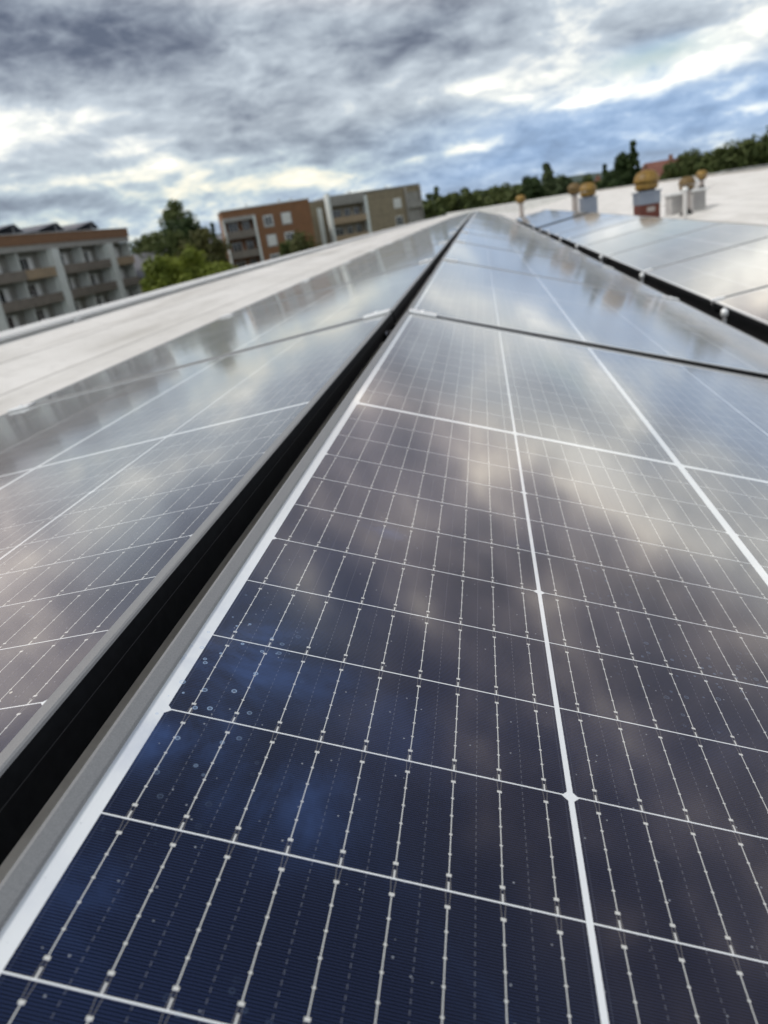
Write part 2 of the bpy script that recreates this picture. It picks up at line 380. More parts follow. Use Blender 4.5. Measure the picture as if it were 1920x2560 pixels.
def parapet(x0, x1, y0, y1, ztop, mface, mcap, name, ov=.03, n=1, low=.5):
    m = bm_new(); c = bm_new()
    for i in range(n):
        a, b_ = y0 + (y1 - y0) * i / n, y0 + (y1 - y0) * (i + 1) / n
        za, zb = ztop(a), ztop(b_)
        def pris(M_, xa, xb, lo, hi, ya=a, yb=b_):
            M_.add([(x, y, z + o) for o in (lo, hi) for (y, z) in ((ya, za), (yb, zb)) for x in (xa, xb)],
                   [(0, 2, 3, 1), (4, 5, 7, 6), (0, 1, 5, 4), (2, 6, 7, 3), (0, 4, 6, 2), (1, 3, 7, 5)])
        pris(m, x0, x1, -low, -.022)
        pris(c, x0 - ov, x1 + ov, -.021, 0)
        if i % 2 == 0: pris(c, x0 - ov - .006, x1 + ov + .006, -.026, .005, b_ - .09, b_ + .02)   # joint strap of the capping
    p = m.build(name, mface, bld); c.build('coping', mcap, p)
parapet(X_L - .26, X_L, Y0, Y1, zl, WHITEP, CAPM, 'parapet', n=30, low=.6)
parapet(X_R, X_R + .28, 33, Y1, lambda y: .085, PFACE, CAPM, 'parapet', n=14, low=.6)
parapet(X_R, X_R + .22, Y0, 32.9, lambda y: .05, PFACE, CAPM, 'parapet', n=14, low=.6)
m_ = bm_new(); m_.box(X_L, X_R, Y1, Y1 + .3, -1.2, .16); p = m_.build('parapet', WHITEP, bld)
m_ = bm_new(); m_.box(X_L - .22, X_R + .22, Y0 - .3, Y1 + .26, -15, -1.25); m_.build('wall', noisy('rendered_wall', (.4, .36, .30), (.5, .46, .4), 2), bld)

# ------------------------------------------------------------------ solar panels
VF, VE, UE = -.0198, 1.0905, .877      # frame outer edges
ORD = ['nearest', 'second', 'third', 'fourth', 'fifth', 'sixth', 'seventh', 'eighth', 'ninth', 'tenth', 'eleventh', 'twelfth', 'thirteenth',
       'fourteenth', 'fifteenth', 'sixteenth', 'seventeenth', 'eighteenth', 'nineteenth', 'twentieth', 'twenty-first', 'twenty-second']
def frame_mesh(VF=VF):
    prof = [(.0112, -.0045, 0), (.0110, .0012, 0), (.0100, .0019, 0), (.0025, .0019, 0), (.0008, .0013, 0), (0, .0000, 0), (0, -.030, 1), (.024, -.030, 1), (.024, -.0285, 1), (.0015, -.0285, 1)]
    m = bm_new(); cs = []
    for (o, n, _) in prof:
        cs.append([(VF + o, -UE + o, n), (VE - o, -UE + o, n), (VE - o, UE - o, n), (VF + o, UE - o, n)])
    for k in range(len(prof) - 1):
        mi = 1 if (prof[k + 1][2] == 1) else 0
        for i in range(4):
            j = (i + 1) % 4
            m.add([cs[k][i], cs[k][j], cs[k + 1][j], cs[k + 1][i]], [(0, 1, 2, 3)], mi)
    # bead groove along each long side
    for s_, xo in ((-1, VF - .0006), (1, VE + .0006)):
        m.box(min(xo, xo - s_ * .0003), max(xo, xo - s_ * .0003), -UE + .002, UE - .002, -.0115, -.0111, 2)
    return m
def glass_mesh(VF=VF):
    m = bm_new(); i = .0100
    x0, x1, y0, y1 = VF + i, VE - i, -UE + i, UE - i
    m.add([(x0, y0, 0), (x1, y0, 0), (x1, y1, 0), (x0, y1, 0)], [(0, 1, 2, 3)], 0)
    m.add([(x0, y0, -.004), (x1, y0, -.004), (x1, y1, -.004), (x0, y1, -.004)], [(3, 2, 1, 0)], 1)
    return m
def jbox_mesh():
    m = bm_new()
    for y in (-.3, 0, .3): m.box(.50, .56, y - .03, y + .03, -.019, -.0045, bev=.003)
    return m
gframe = frame_mesh().build('frame', [FRAME, FSIDE, GROOVE]); gglass = glass_mesh().build('glass', [CELLS, BACK])
ME_F, ME_G = gframe.data, gglass.data
gf2 = frame_mesh(-.0125).build('frame', [FRAME, FSIDE, GROOVE]); gg2 = glass_mesh(-.0125).build('glass', [CELLS, BACK])
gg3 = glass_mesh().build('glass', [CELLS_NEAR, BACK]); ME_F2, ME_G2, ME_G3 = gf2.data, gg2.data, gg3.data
for o_ in (gframe, gglass, gf2, gg2, gg3): bpy.data.objects.remove(o_)
ME_F.name, ME_G.name = 'panel_frame', 'panel_glass'

def clamp_mesh(l=.068):
    m = bm_new()
    m.box(-.0, l, -.019, .019, .0022, .0072, bev=.0018)
    m.box(.003, l - .003, -.0075, .0075, -.02, .0021)
    m.tube((l * .5, 0, .0072), (l * .5, 0, .0105), .0055, n=16)
    m.tube((l * .5, 0, .0105), (l * .5, 0, .0109), .003, n=6)
    return m
ME_C = clamp_mesh().build('clamp', ALU); mec = ME_C.data; bpy.data.objects.remove(ME_C); mec.name = 'panel_clamp'
m_ = bm_new(); m_.box(VF + .012, VE - .004, -.030, .030, -.062, -.0305, bev=.002)
m_.box(VF + .014, VE - .006, -.004, .004, -.0304, -.012)
o_ = m_.build('rail', FSIDE); merail = o_.data; bpy.data.objects.remove(o_); merail.name = 'joint_darkening_rail'
def foot_meshes():
    # upright that carries the panels' edge over the roof: a folded steel leg, a rubber pad and a bolt
    a = bm_new(); a.box(-.03, .03, -.02, .02, -.40, -.031, bev=.002); return a

def pose(x, z, y, tilt, flip):
    sl = drise(y)
    Mx = Matrix.Translation((x, y, z + rise(y))) @ Matrix.Rotation(math.atan(sl), 4, 'X') @ Matrix.Rotation(tilt, 4, 'Y')
    if flip: Mx = Mx @ Matrix.Rotation(math.pi, 4, 'Z')
    return Mx
TA, TB, TC_ = R(17.8), -R(6.6), -R(8.0)
ROWS = {
    'middle': dict(x=0.0, z=0.0, tilt=TA, flip=False, ys=[i * 1.774 for i in range(0, 19)]),
    'left': dict(x=-.065, z=.0092, tilt=TB, flip=True, ys=[-.002 + i * 1.774 for i in range(0, 19)]),
    'right': dict(x=1.353 + 1.0905 * math.cos(R(8)), z=-.442 + 1.0905 * math.sin(R(8)), tilt=TC_, flip=True,
                  ys=[1.472 + .887 + i * 1.774 for i in range(0, 8)] + [16.3 + .887 + i * 1.774 for i in range(0, 6)]),
}
def place(name, me, mats, Mx, parent=None):
    o = bpy.data.objects.new(name, me); COL.objects.link(o)
    if parent is None: o.matrix_world = Mx
    else: o.parent = parent; o.matrix_local = Mx
    return o
for rn, r in ROWS.items():
    n = 0
    for i, y in enumerate(r['ys']):
        Mx = pose(r['x'], r['z'], y, r['tilt'] - (R(.45) if rn == 'middle' and i > 0 else 0), r['flip'])
        # real rows never sit perfectly true
        if i > 0:
            random.seed(hash(rn) % 1 + i * 7 + len(rn))
            Mx = Mx @ Matrix.Rotation(random.uniform(-.0022, .0022), 4, 'Y') @ Matrix.Rotation(random.uniform(-.0015, .0015), 4, 'X')
        p = bpy.data.objects.new('solar_module', None); COL.objects.link(p); p.matrix_world = Mx; p.empty_display_size = .1
        if rn == 'right' and i >= 8: lab = '%s solar panel of the far block beyond the gap in the right-hand row' % ORD[i - 8]
        elif rn == 'middle' and i == 0: lab = 'big dark blue solar panel filling the foreground, raindrop marks on its glass'
        elif rn == 'right': lab = '%s solar panel from the camera in the right-hand row, mirroring pale cloud' % ORD[i]
        else: lab = '%s solar panel from the camera in the %s row of black-framed panels' % (ORD[i], rn)
        p['label'] = lab; p['category'] = 'solar panel'; p['group'] = 'solar panels of the %s row' % rn
        place('frame', ME_F2 if r['flip'] else ME_F, None, Matrix(), p)
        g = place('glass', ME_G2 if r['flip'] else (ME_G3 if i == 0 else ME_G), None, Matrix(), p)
        # rail added under each joint, coloured black to darken the gap
        if not ((i == len(r['ys']) - 1) or (rn == 'right' and i == 7)):
            c = place('joint_darkening_rail', merail, None, Mx @ Matrix.Translation((0, (-1 if r['flip'] else 1) * .887, 0)))
            c['label'] = 'black rail added to darken the %s panel joint of the %s row' % (ORD[i] if i else 'first', rn)
            c['category'] = 'rail'; c['group'] = 'black rails added to darken the panel joints'
        # clamps over the joint to the next panel
        last = (i == len(r['ys']) - 1) or (rn == 'right' and i == 7)
        if not last:
            sgn = -1 if r['flip'] else 1
            for side, v in (('ridge', -.012 if rn == 'middle' else -.008), ('valley', VE - .066)):
                if i > 9 and side == 'valley' and rn != 'left': continue
                if side == 'ridge' and rn == 'right': continue
                c = place('panel_clamp', mec, None, Mx @ Matrix.Translation((v, sgn * .887, 0)))
                edge = {'middle': {'ridge': 'left', 'valley': 'right'}, 'left': {'ridge': 'right', 'valley': 'outer left'}, 'right': {'valley': 'left', 'ridge': 'right'}}[rn][side]
                c['label'] = 'silver clamp over the %s panel joint, at the %s edge of the %s row' % (ORD[i] if i else 'nearest', edge, rn)
                c['category'] = 'clamp'; c['group'] = 'silver clamps on the panel joints'

# uprights with bolts that hold the panel edges, at every joint that can be seen into
BOLTM = STEEL
def upright(x, y, ztop, label, side):
    zr = roofz(x, y)
    t = thing('mounting_bracket', label, 'bracket', (x, y, zr), 0, 'mounting brackets along the panel edges')
    h = ztop - zr
    a = bm_new(); a.box(-.012, .012, -.02, .02, 0.012, h, bev=.0015); a.box(-.05, .05, -.03, .03, 0.008, .0118, bev=.001); a.build('leg', FSIDE, t)
    a = bm_new(); a.box(-.06, .06, -.05, .05, -.006, .0075, bev=.002); a.build('rubber_pad', RUBBER, t)
    a = bm_new(); s_ = side
    a.lathe([(0, .008), (.0065, .0078), (.009, .005), (.009, 0.0)], 16, 0, (0, 0, 0))
    a.tube((0, 0, -.004), (0, 0, 0), .0115, n=20)
    b_ = a.build('bolt_head', ALU, t); b_.location = (s_ * .0165, 0, h - .02); b_.rotation_euler = (0, R(90) * s_, 0)
for i in range(8):
    y = .683 + 1.774 * i
    upright(-.038, y, -.008 + rise(y), 'silver bolt and leg in the dark ridge gap before the %s joint' % ORD[i].replace('nearest', 'first'), 1)
for i in range(8):
    y = 2.50 + 1.774 * i; x = 1.20; zt = -.372 + rise(y)
    zr = roofz(x, y); h = zt - zr
    t = thing('support_foot', 'silver-headed foot in the valley, %s from the camera beside the right-hand row' % ORD[i], 'foot', (x, y, zr), 0, 'silver-headed feet in the valley')
    a = bm_new(); a.tube((0, 0, .01), (0, 0, h - .03), .009, n=12); a.build('stem', STEEL, t)
    a = bm_new(); a.lathe([(.002, h + .008), (.011, h + .007), (.015, h), (.015, h - .020), (.010, h - .023), (.009, h - .024)], 20); a.tube((0, 0, h + .007), (0, 0, h + .013), .006, n=6); a.build('head', ALU, t)
    a = bm_new(); a.box(-.07, .07, -.05, .05, .024, .036, bev=.002); a.build('base_plate', RUBBER, t)
m_ = bm_new()  # added dark strip that blacks out the gap between the rows
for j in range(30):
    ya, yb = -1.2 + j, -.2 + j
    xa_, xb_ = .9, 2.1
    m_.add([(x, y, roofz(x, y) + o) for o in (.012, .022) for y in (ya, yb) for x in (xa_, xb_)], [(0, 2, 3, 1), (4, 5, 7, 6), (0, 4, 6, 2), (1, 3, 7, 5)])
VALLEY_DARK = noisy('valley_darkening', (.016, .015, .014), (.035, .032, .03), 30, .95, 0, .2)
dark_strip = m_.build('valley_dark_strip', VALLEY_DARK); dark_strip['label'] = 'dark strip added to blacken the valley between the middle and right-hand rows'; dark_strip['category'] = 'mat'
# oval maker's tag on the inner face of the left row's frame
m_ = bm_new(); nn_ = 20
t_ = thing('frame_tag', 'small pale oval tag in the dark gap, on the left row frame', 'tag', (0, 0, 0))
vs = [(0, .011 * math.cos(2 * math.pi * k / nn_), .0045 * math.sin(2 * math.pi * k / nn_)) for k in range(nn_)]
vs2 = [(.0006, y_, z_) for (_, y_, z_) in vs]
m_.add(vs + vs2, [tuple(range(nn_, 2 * nn_))] + [(k, (k + 1) % nn_, nn_ + (k + 1) % nn_, nn_ + k) for k in range(nn_)])
tg = m_.build('disc', mat('tag_paint', (.45, .47, .55), .4)[0], t_); t_.location = (-.065 + .0225, .66, .0092 - .017)

# ------------------------------------------------------------------ ground, hills
GZ = -15.0
GR = noisy('grass_and_fields', (.05, .07, .025), (.10, .11, .05), .02, .95, detail=8)
m_ = bm_new(); m_.add([(-9000, -9000, GZ), (9000, -9000, GZ), (9000, 9000, GZ), (-9000, 9000, GZ)], [(0, 1, 2, 3)])
m_.build('ground', GR, kind='structure')
def hills(name, dist, az0, az1, fn, col, depth=500, n=80):
    m = bm_new(); vs = []
    for i in range(n + 1):
        a = az0 + (az1 - az0) * i / n; h = CAM.z + dist * math.tan(R(fn(a)))
        for dd, hz in ((0, GZ - 1), (depth * .5, GZ + (h - GZ) * .7), (depth, h), (depth * 2.5, GZ - 1)):
            vs.append((CAM.x + math.sin(R(a)) * (dist + dd - depth), math.cos(R(a)) * (dist + dd - depth), hz))
    m.add(vs, [(i * 4 + k, (i + 1) * 4 + k, (i + 1) * 4 + k + 1, i * 4 + k + 1) for i in range(n) for k in range(3)], 0, True)
    return m.build(name, col, kind='structure')
HILLM = noisy('hazy_wooded_hills', (.030, .050, .045), (.05, .075, .06), .01, 1.0)  # bluish haze of the distance mixed into the forest colour
hills('hills', 3600, -50, 50, lambda a: 1.02 + .10 * math.sin(a * .35 + .6) + .05 * math.sin(a * 1.1), HILLM, 900)
FARW = noisy('far_fields', (.05, .075, .03), (.08, .10, .045), .03, 1.0)
hills('terrain', 900, -55, 55, lambda a: .42 + .1 * math.sin(a * .5 + 2), FARW, 300)

# ------------------------------------------------------------------ trees
def leaf_mat(name, c0, c1, c2):
    m, t, b = mat(name, c0, .6, 0, .25)
    g = t.nodes.new('ShaderNodeNewGeometry'); r = N(t, g.outputs['Random Per Island'])
    n = noise(t, objco(t), .35, 3, .5)
    c = mixc(t, r, c0, c1); c = mixc(t, n.step(.45, .7) * .7, c, c2)
    t.links.new(c, b.inputs['Base Color']); b.inputs['Subsurface Weight'].default_value = 0
    tr = t.nodes.new('ShaderNodeBsdfTranslucent'); t.links.new(c, tr.inputs[0])
    mx = t.nodes.new('ShaderNodeMixShader'); mx.inputs[0].default_value = .3
    t.links.new(b.outputs[0], mx.inputs[1]); t.links.new(tr.outputs[0], mx.inputs[2])
    t.links.new(mx.outputs[0], t.nodes['Material Output'].inputs[0]); return m
LM = {'green': leaf_mat('leaves_green', (.075, .10, .030), (.125, .15, .050), (.05, .075, .024)),
      'dark': leaf_mat('leaves_dark', (.028, .052, .016), (.055, .085, .026), (.02, .04, .014)),
      'lime': leaf_mat('leaves_lime', (.16, .20, .025), (.235, .275, .045), (.09, .125, .02)),
      'pale': leaf_mat('leaves_pale', (.07, .10, .045), (.11, .14, .065), (.05, .075, .035)),
      'brown': leaf_mat('leaves_olive', (.075, .085, .026), (.12, .115, .04), (.05, .065, .022))}
BARK = noisy('bark', (.06, .045, .03), (.11, .09, .065), 8, .95)
def crown(m, c, rx, ry, rz, n, s, rnd, shape='round'):
    # lumps of leaves spread over an uneven shell, thinner in places so the sky shows through
    lumps = []
    k = max(10, int(n / 70))
    for _ in range(k):
        while True:
            p = Vector((rnd.uniform(-1, 1), rnd.uniform(-1, 1), rnd.uniform(-1, 1)))
            if p.length > 1: continue
            if shape == 'poplar': w = (1 - .55 * max(0, p.z)) * (1 if p.z > -.7 else .6)
            elif shape == 'cone': w = max(.08, (1 - p.z) * .5)
            else: w = 1 if p.z > -.35 else .7
            break
        pp = p * (.55 + .45 * rnd.random())
        lumps.append((Vector((pp.x * w * rx, pp.y * w * ry, p.z * rz)), rnd.uniform(.18, .36)))
    R0 = (rx + ry) / 2
    for q in range(n):
        lc, lr = lumps[q % len(lumps)]
        d = Vector((rnd.gauss(0, 1), rnd.gauss(0, 1), rnd.gauss(0, 1))).normalized() * (lr * R0 * rnd.uniform(.5, 1.1))
        d.z *= min(1.0, rz / R0) if shape == 'round' else 1.2
        pos = Vector(c) + lc + d
        nrm = (d.normalized() + Vector((rnd.uniform(-.8, .8), rnd.uniform(-.8, .8), rnd.uniform(-.3, .9)))).normalized()
        a = nrm.orthogonal().normalized(); a.rotate(Matrix.Rotation(rnd.uniform(0, 6.28), 3, nrm)); b_ = nrm.cross(a)
        z = s * rnd.uniform(.6, 1.25)
        m.add([pos - a * z * .5, pos - b_ * z * .32, pos + a * z * .5, pos + b_ * z * .32 + nrm * z * .12], [(0, 1, 2, 3)])
def tree(label, x, y, top, rx, rz, kind='green', shape='round', n=1500, s=.5, seed=1, base=GZ, name='tree', group=None):
    n = int(n * 2.4); rnd = random.Random(seed); t = thing(name, label, 'tree' if name != 'bush' else 'bush', (x, y, base), 0, group)
    H = top - base; m = bm_new(); crown(m, (0, 0, H - rz), rx, rx, rz, n, s, rnd, shape); m.build('crown', LM[kind], t)
    b = bm_new(); tr = max(.10, rx * .07); zt = H - rz * (1.0 if shape == 'round' else .9)
    pts = [Vector((0, 0, 0)), Vector((rnd.uniform(-.2, .2), rnd.uniform(-.2, .2), zt * .45)), Vector((rnd.uniform(-.3, .3), rnd.uniform(-.3, .3), zt))]
    b.tube(pts[0], pts[1], tr, tr * .75, 8); b.tube(pts[1], pts[2], tr * .75, tr * .5, 8)
    for _ in range(6 if shape == 'round' else 0):
        a = rnd.uniform(0, 6.28); s0 = pts[1].lerp(pts[2], rnd.uniform(.3, 1))
        b.tube(s0, s0 + Vector((math.cos(a) * rx * .6, math.sin(a) * rx * .6, rz * rnd.uniform(.3, .9))), tr * .4, tr * .12, 6)
    b.build('trunk', BARK, t); return t
def tree_px(label, px, pyt, dist, wpx, hpx, **kw):
    """crown whose top shows at pixel (px,pyt) of the 1659 px wide view, wpx wide and hpx high, standing dist metres away"""
    a, e = azel(px * D, pyt * D); k = dist / 1550.0
    x = CAM.x + math.sin(R(a)) * dist; y = CAM.y + math.cos(R(a)) * dist; z = CAM.z + dist * math.tan(R(e))
    kw['s'] = kw.get('s', .5) * .8; kw['n'] = int(kw.get('n', 1500) * 1.3)
    return tree(label, x, y, z, wpx * k / 2, hpx * k / 2, **kw)
tree_px('tall loosely branched tree left of the brown brick block', 372, 434, 105, 72, 95, kind='green', n=1500, s=.55, seed=11)
tree_px('dark rounded tree just below the tall loose tree', 394, 468, 100, 100, 110, kind='dark', n=2200, s=.6, seed=12)
tree_px('olive brown tree between the two apartment blocks', 428, 500, 92, 110, 120, kind='brown', n=2200, s=.6, seed=13)
tree_px('small dark pointed tree beside the brick block, above a grey roof', 457, 481, 125, 24, 60, kind='dark', shape='cone', n=700, s=.5, seed=14)
tree_px('distant green tree close to the right end of the grey block', 325, 503, 120, 95, 70, kind='green', n=1200, s=.7, seed=15)
tree_px('bright lime tree beside the grey block, low behind the parapet', 350, 548, 72, 110, 130, kind='lime', n=2400, s=.5, seed=16)
tree_px('bright lime tree in the middle of the low group', 415, 545, 74, 115, 130, kind='lime', n=2400, s=.5, seed=17)
tree_px('bright yellow-green bush at the foot of the brick block', 468, 560, 78, 80, 100, kind='lime', n=1800, s=.5, seed=18)
tree_px('olive green tree in front of the brick block windows', 650, 508, 95, 88, 110, kind='brown', n=2200, s=.6, seed=19)
tree_px('low green tree left of the olive tree by the brick block', 617, 522, 96, 50, 80, kind='green', n=1200, s=.6, seed=20)
tree_px('mid green tree behind the lime trees, left of the olive brown one', 372, 500, 98, 100, 110, kind='green', n=2000, s=.55, seed=29)
# middle distance, right of the blocks
tree_px('slim pale birch standing tall above the roof line', 1181, 336, 120, 36, 110, kind='pale', shape='poplar', n=900, s=.7, seed=21)
tree_px('dense dark green tree left of the pale birch', 1147, 382, 110, 52, 75, kind='dark', n=1500, s=.7, seed=22)
tree_px('light green tree right of the pale birch', 1215, 376, 130, 52, 60, kind='pale', n=1000, s=.8, seed=23)
tree_px('tall dark poplar above the red roofs', 1366, 306, 150, 27, 90, kind='dark', shape='poplar', n=1300, s=.7, seed=24)
tree_px('round dark tree left of the tall poplar', 1343, 338, 150, 50, 70, kind='dark', n=1500, s=.8, seed=25)
tree_px('small dark conifer left of the large yellow roof vent', 1306, 350, 140, 22, 90, kind='dark', shape='cone', n=900, s=.7, seed=26)
tree_px('bushy green tree below the conifer', 1318, 374, 125, 60, 70, kind='dark', n=1500, s=.7, seed=27)
tree_px('wide green tree in front of the terracotta houses', 1262, 384, 150, 60, 50, kind='green', n=1200, s=.8, seed=28)
def wood(name, label, spans, kind, dist, seed, s=1.1, per=420, group=None):
    rnd = random.Random(seed); m = bm_new()
    for (px, py, w, h) in spans:
        a, e = azel(px * D, py * D); dd = dist * rnd.uniform(.93, 1.07); k = dd / 1550.0
        x = CAM.x + math.sin(R(a)) * dd; y = CAM.y + math.cos(R(a)) * dd; z = CAM.z + dd * math.tan(R(e))
        crown(m, (x, y, z - h * k / 2), w * k / 2, w * k / 2, h * k / 2, per, s, rnd)
    o = m.build(name, LM[kind]); o['label'] = label; o['category'] = 'trees'; o['kind'] = 'stuff'; return o
rnd = random.Random(5)
sp1 = [(900 + i * 11, 430 - i * 1.5 + rnd.uniform(-5, 5), rnd.uniform(44, 62), 75) for i in range(28)]
wood('woodland', 'long dark green wood beyond the far end of the roof', sp1, 'green', 170, 31, .8, 1500)
sp1b = [(940, 404, 24, 50), (998, 403, 30, 55), (920, 418, 24, 40), (1040, 414, 24, 40), (1075, 412, 24, 40)]
wood('woodland', 'taller tree tops rising from the wood beside the pale block', sp1b, 'pale', 175, 32, 1.0, 300)
for i, (px, py, w, h) in enumerate([(1482, 330, 78, 100), (1530, 318, 74, 105), (1574, 306, 72, 120), (1608, 300, 60, 120), (1645, 280, 70, 140), (1690, 262, 90, 160)]):
    wh = ['leftmost of the big trees at the right, next to the red roof', 'second big leafy tree from the red roof at the right', 'third leafy tree from the red roof, with a lumpy crown',
          'fourth leafy tree from the red roof at the right', 'tallest leafy tree reaching the right border', 'leafy tree cut off by the right border'][i]
    tree_px(wh, px, py, 125, w, h, kind='green', n=2200, s=.65, seed=50 + i, group='leafy trees behind the right parapet')
sp2 = [(1240 + i * 16, 403 - i * 3.4 + rnd.uniform(-5, 5), rnd.uniform(30, 46), 60) for i in range(27)]
wood('woodland', 'low green tree belt behind the right parapet', sp2, 'green', 160, 33, .8, 1200)

# ------------------------------------------------------------------ buildings
def brick(name, c0, c1, mortar, sc=1.0):
    m, t, b = mat(name, c0, .85); br = t.nodes.new('ShaderNodeTexBrick'); oc = objco(t)
    mp = t.nodes.new('ShaderNodeMapping'); mp.inputs['Rotation'].default_value = (R(90), 0, 0); t.links.new(oc, mp.inputs[0])
    s = t.nodes.new('ShaderNodeSeparateXYZ'); t.links.new(oc, s.inputs[0])
    vec = xyz(t, N(t, s.outputs[0]) + N(t, s.outputs[1]), N(t, s.outputs[2]), 0.0); t.links.new(vec, br.inputs[0])
    br.inputs['Color1'].default_value = (*c0, 1); br.inputs['Color2'].default_value = (*c1, 1); br.inputs['Mortar'].default_value = (*mortar, 1)
    br.inputs['Scale'].default_value = sc; br.inputs['Brick Width'].default_value = .6; br.inputs['Row Height'].default_value = .2; br.inputs['Mortar Size'].default_value = .015
    n = noise(t, oc, .6, 5, .6); t.links.new(mixc(t, n.step(.4, .75) * .3, br.outputs[0], tuple(x * .6 for x in c0)), b.inputs[0]); return m
def panelwall(name, c0, c1, w=3.0, h=2.8):
    m, t, b = mat(name, c0, .85); oc = objco(t); s = t.nodes.new('ShaderNodeSeparateXYZ'); t.links.new(oc, s.inputs[0])
    X = N(t, s.outputs[0]) + N(t, s.outputs[1]); Z = N(t, s.outputs[2])
    j = ((X + 300.0).mod(w).lt(.07) + (Z + 300.0).mod(h).lt(.08)).clamp()
    n = noise(t, oc, 1.2, 6, .6); c = mixc(t, n.step(.35, .7), c0, c1); c = mixc(t, j * .7, c, tuple(x * .45 for x in c0)); t.links.new(c, b.inputs[0]); return m
ORANGE = brick('orange_brick', (.235, .108, .046), (.19, .086, .038), (.22, .14, .10))
FASCIA = brick('ochre_fascia', (.24, .12, .062), (.19, .095, .05), (.24, .16, .10))
TANW = panelwall('tan_panels', (.27, .225, .155), (.22, .18, .125), 3.0, 2.8)
GREYW = panelwall('grey_panels', (.30, .29, .27), (.24, .23, .215), 3.0, 2.8)
WHITEW = noisy('white_wing_walls', (.68, .71, .70), (.60, .63, .62), 1.5, .8)
BALC = noisy('balcony_front_brown', (.22, .19, .165), (.17, .15, .13), 1.2, .8)
BALT = noisy('balcony_front_tan', (.36, .27, .18), (.30, .23, .16), 1.2, .8)
SLAB = noisy('concrete', (.36, .35, .33), (.28, .27, .26), 2, .85)
WF = mat('window_frame_white', (.75, .76, .76), .5)[0]
GL, gt_, gb_ = mat('window_glass', (.02, .024, .03), .06, 0, .7)
CURT = noisy('curtain', (.55, .55, .54), (.68, .68, .66), 3, .9, stretch=(6, 6, .3))
REDT = noisy('roof_tiles_red', (.145, .06, .045), (.185, .08, .06), 1.5, .85, stretch=(1, 1, 3))
GREYT = noisy('roof_slate_grey', (.15, .15, .17), (.20, .20, .22), 1.5, .8)
ROOFG = noisy('bitumen', (.10, .10, .10), (.16, .16, .155), .5, .9)

def window(p, x, z, w, h, n, deep=.12, open_=False, seed=0, axis='front'):
    """window in the local wall plane y=0 looking towards -y"""
    rnd = random.Random(seed); o = bm_new(); f = .07
    o.box(x, x + f, -.02, .05, z, z + h); o.box(x + w - f, x + w, -.02, .05, z, z + h)
    o.box(x + f, x + w - f, -.02, .05, z, z + f); o.box(x + f, x + w - f, -.02, .05, z + h - f, z + h)
    if w > .9: o.box(x + w / 2 - .035, x + w / 2 + .035, -.018, .05, z + f, z + h - f)
    wf = o.build('window', WF, p)
    g = bm_new(); g.box(x + f, x + w - f, .02, .03, z + f, z + h - f); g.build('pane', GL, wf)
    if rnd.random() < .65:
        c = bm_new(); k = rnd.choice([.3, .45, .85]); c.box(x + f, x + f + (w - 2 * f) * k, .005, .012, z + f, z + h - f); c.build('curtain', CURT, wf)
    return wf

# --- grey balcony block at the far left: its balcony front faces +x and runs along y
def left_block():
    ax, ay, top = -48.9, 101.8, 4.78
    t = thing('apartment_building', 'grey five-storey balcony block with an ochre roof band at the far left', 'building', (ax, ay, GZ), R(90))
    # local x runs along world +y (negative = towards the camera), local -y looks to world +x
    L, Hh = 68.0, top - GZ; st = 2.8
    m = bm_new(); m.box(-L, 0, 1.5, 12, 0, Hh - 1.11); m.build('wall', GREYW, t)
    m = bm_new(); m.box(-L, .25, -.15, 12.2, Hh - 1.1, Hh); 
    f = m.build('roof', [FASCIA], t)
    m = bm_new(); m.box(-L, .3, -.25, 12.3, Hh + .002, Hh + .06); m.build('coping', CAPM, f)
    m = bm_new(); m.box(-L, .1, -.05, 1.49, Hh - 1.75, Hh - 1.102); m.build('eaves_slab', SLAB, t)
    nb = 0; x = -.2; ztop = Hh - 1.8
    pat = [5.6, 1.5, 6.0, 6.0, 1.5, 6.0, 6.0, 1.5]  # bay, bay, solid white wing, ...
    x = 0.0; k = 0
    while x > -L + 4:
        w = pat[k % 8]
        if w < 2:
            m = bm_new(); m.box(x - w, x, -.35, 1.6, 0, ztop + .05); m.build('wing_wall', WHITEW, t)
        else:
            m = bm_new(); m.box(x - .16, x - .002, .1, 1.49, 0, ztop); m.build('wing_wall', WHITEW, t)
            for s in range(5):
                z1 = ztop - s * st; z0 = z1 - st
                if z1 < 6: break
                b = bm_new(); b.box(x - w + .01, x - .17, -.22, 1.49, z0, z0 + .16); b.box(x - w + .012, x - .172, -.30, -.221, z0 - .05, z0 + .98)
                bo = b.build('balcony', BALC if (k + s) % 5 else BALT, t)
                rnd = random.Random(k * 17 + s)
                # window and balcony door in the set-back wall
                wp = bpy.data.objects.new('window', None)
                o = bm_new(); y_ = 1.47
                xx0 = x - w + .6; ww = 3.9
                o.box(xx0, xx0 + ww, y_ - .03, y_ - .001, z0 + .95, z0 + 2.3); o.box(xx0 + ww * .55, xx0 + ww * .55 + .8, y_ - .05, y_ - .031, z0 + .2, z0 + 2.3)
                wo = o.build('window', WF, t)
                g = bm_new(); 
                for q in range(2): g.box(xx0 + .08 + q * (ww * .27), xx0 + ww * .27 * (q + 1) - .02, y_ - .06, y_ - .052, z0 + 1.03, z0 + 2.22)
                g.box(xx0 + ww * .55 + .09, xx0 + ww * .55 + .71, y_ - .08, y_ - .053, z0 + .9, z0 + 2.22); g.build('pane', GL, wo)
                if rnd.random() < .55:
                    c = bm_new(); c.box(xx0 + .1, xx0 + .1 + ww * rnd.uniform(.15, .4), y_ - .1, y_ - .09, z0 + 1.05, z0 + 2.2); c.build('curtain', CURT, wo)
        x -= w; k += 1
    # tent-shaped pairs of panels on the roof
    return t, Hh
lb, LH = left_block()
DARKP = mat('dark_panel', (.03, .04, .06), .3)[0]
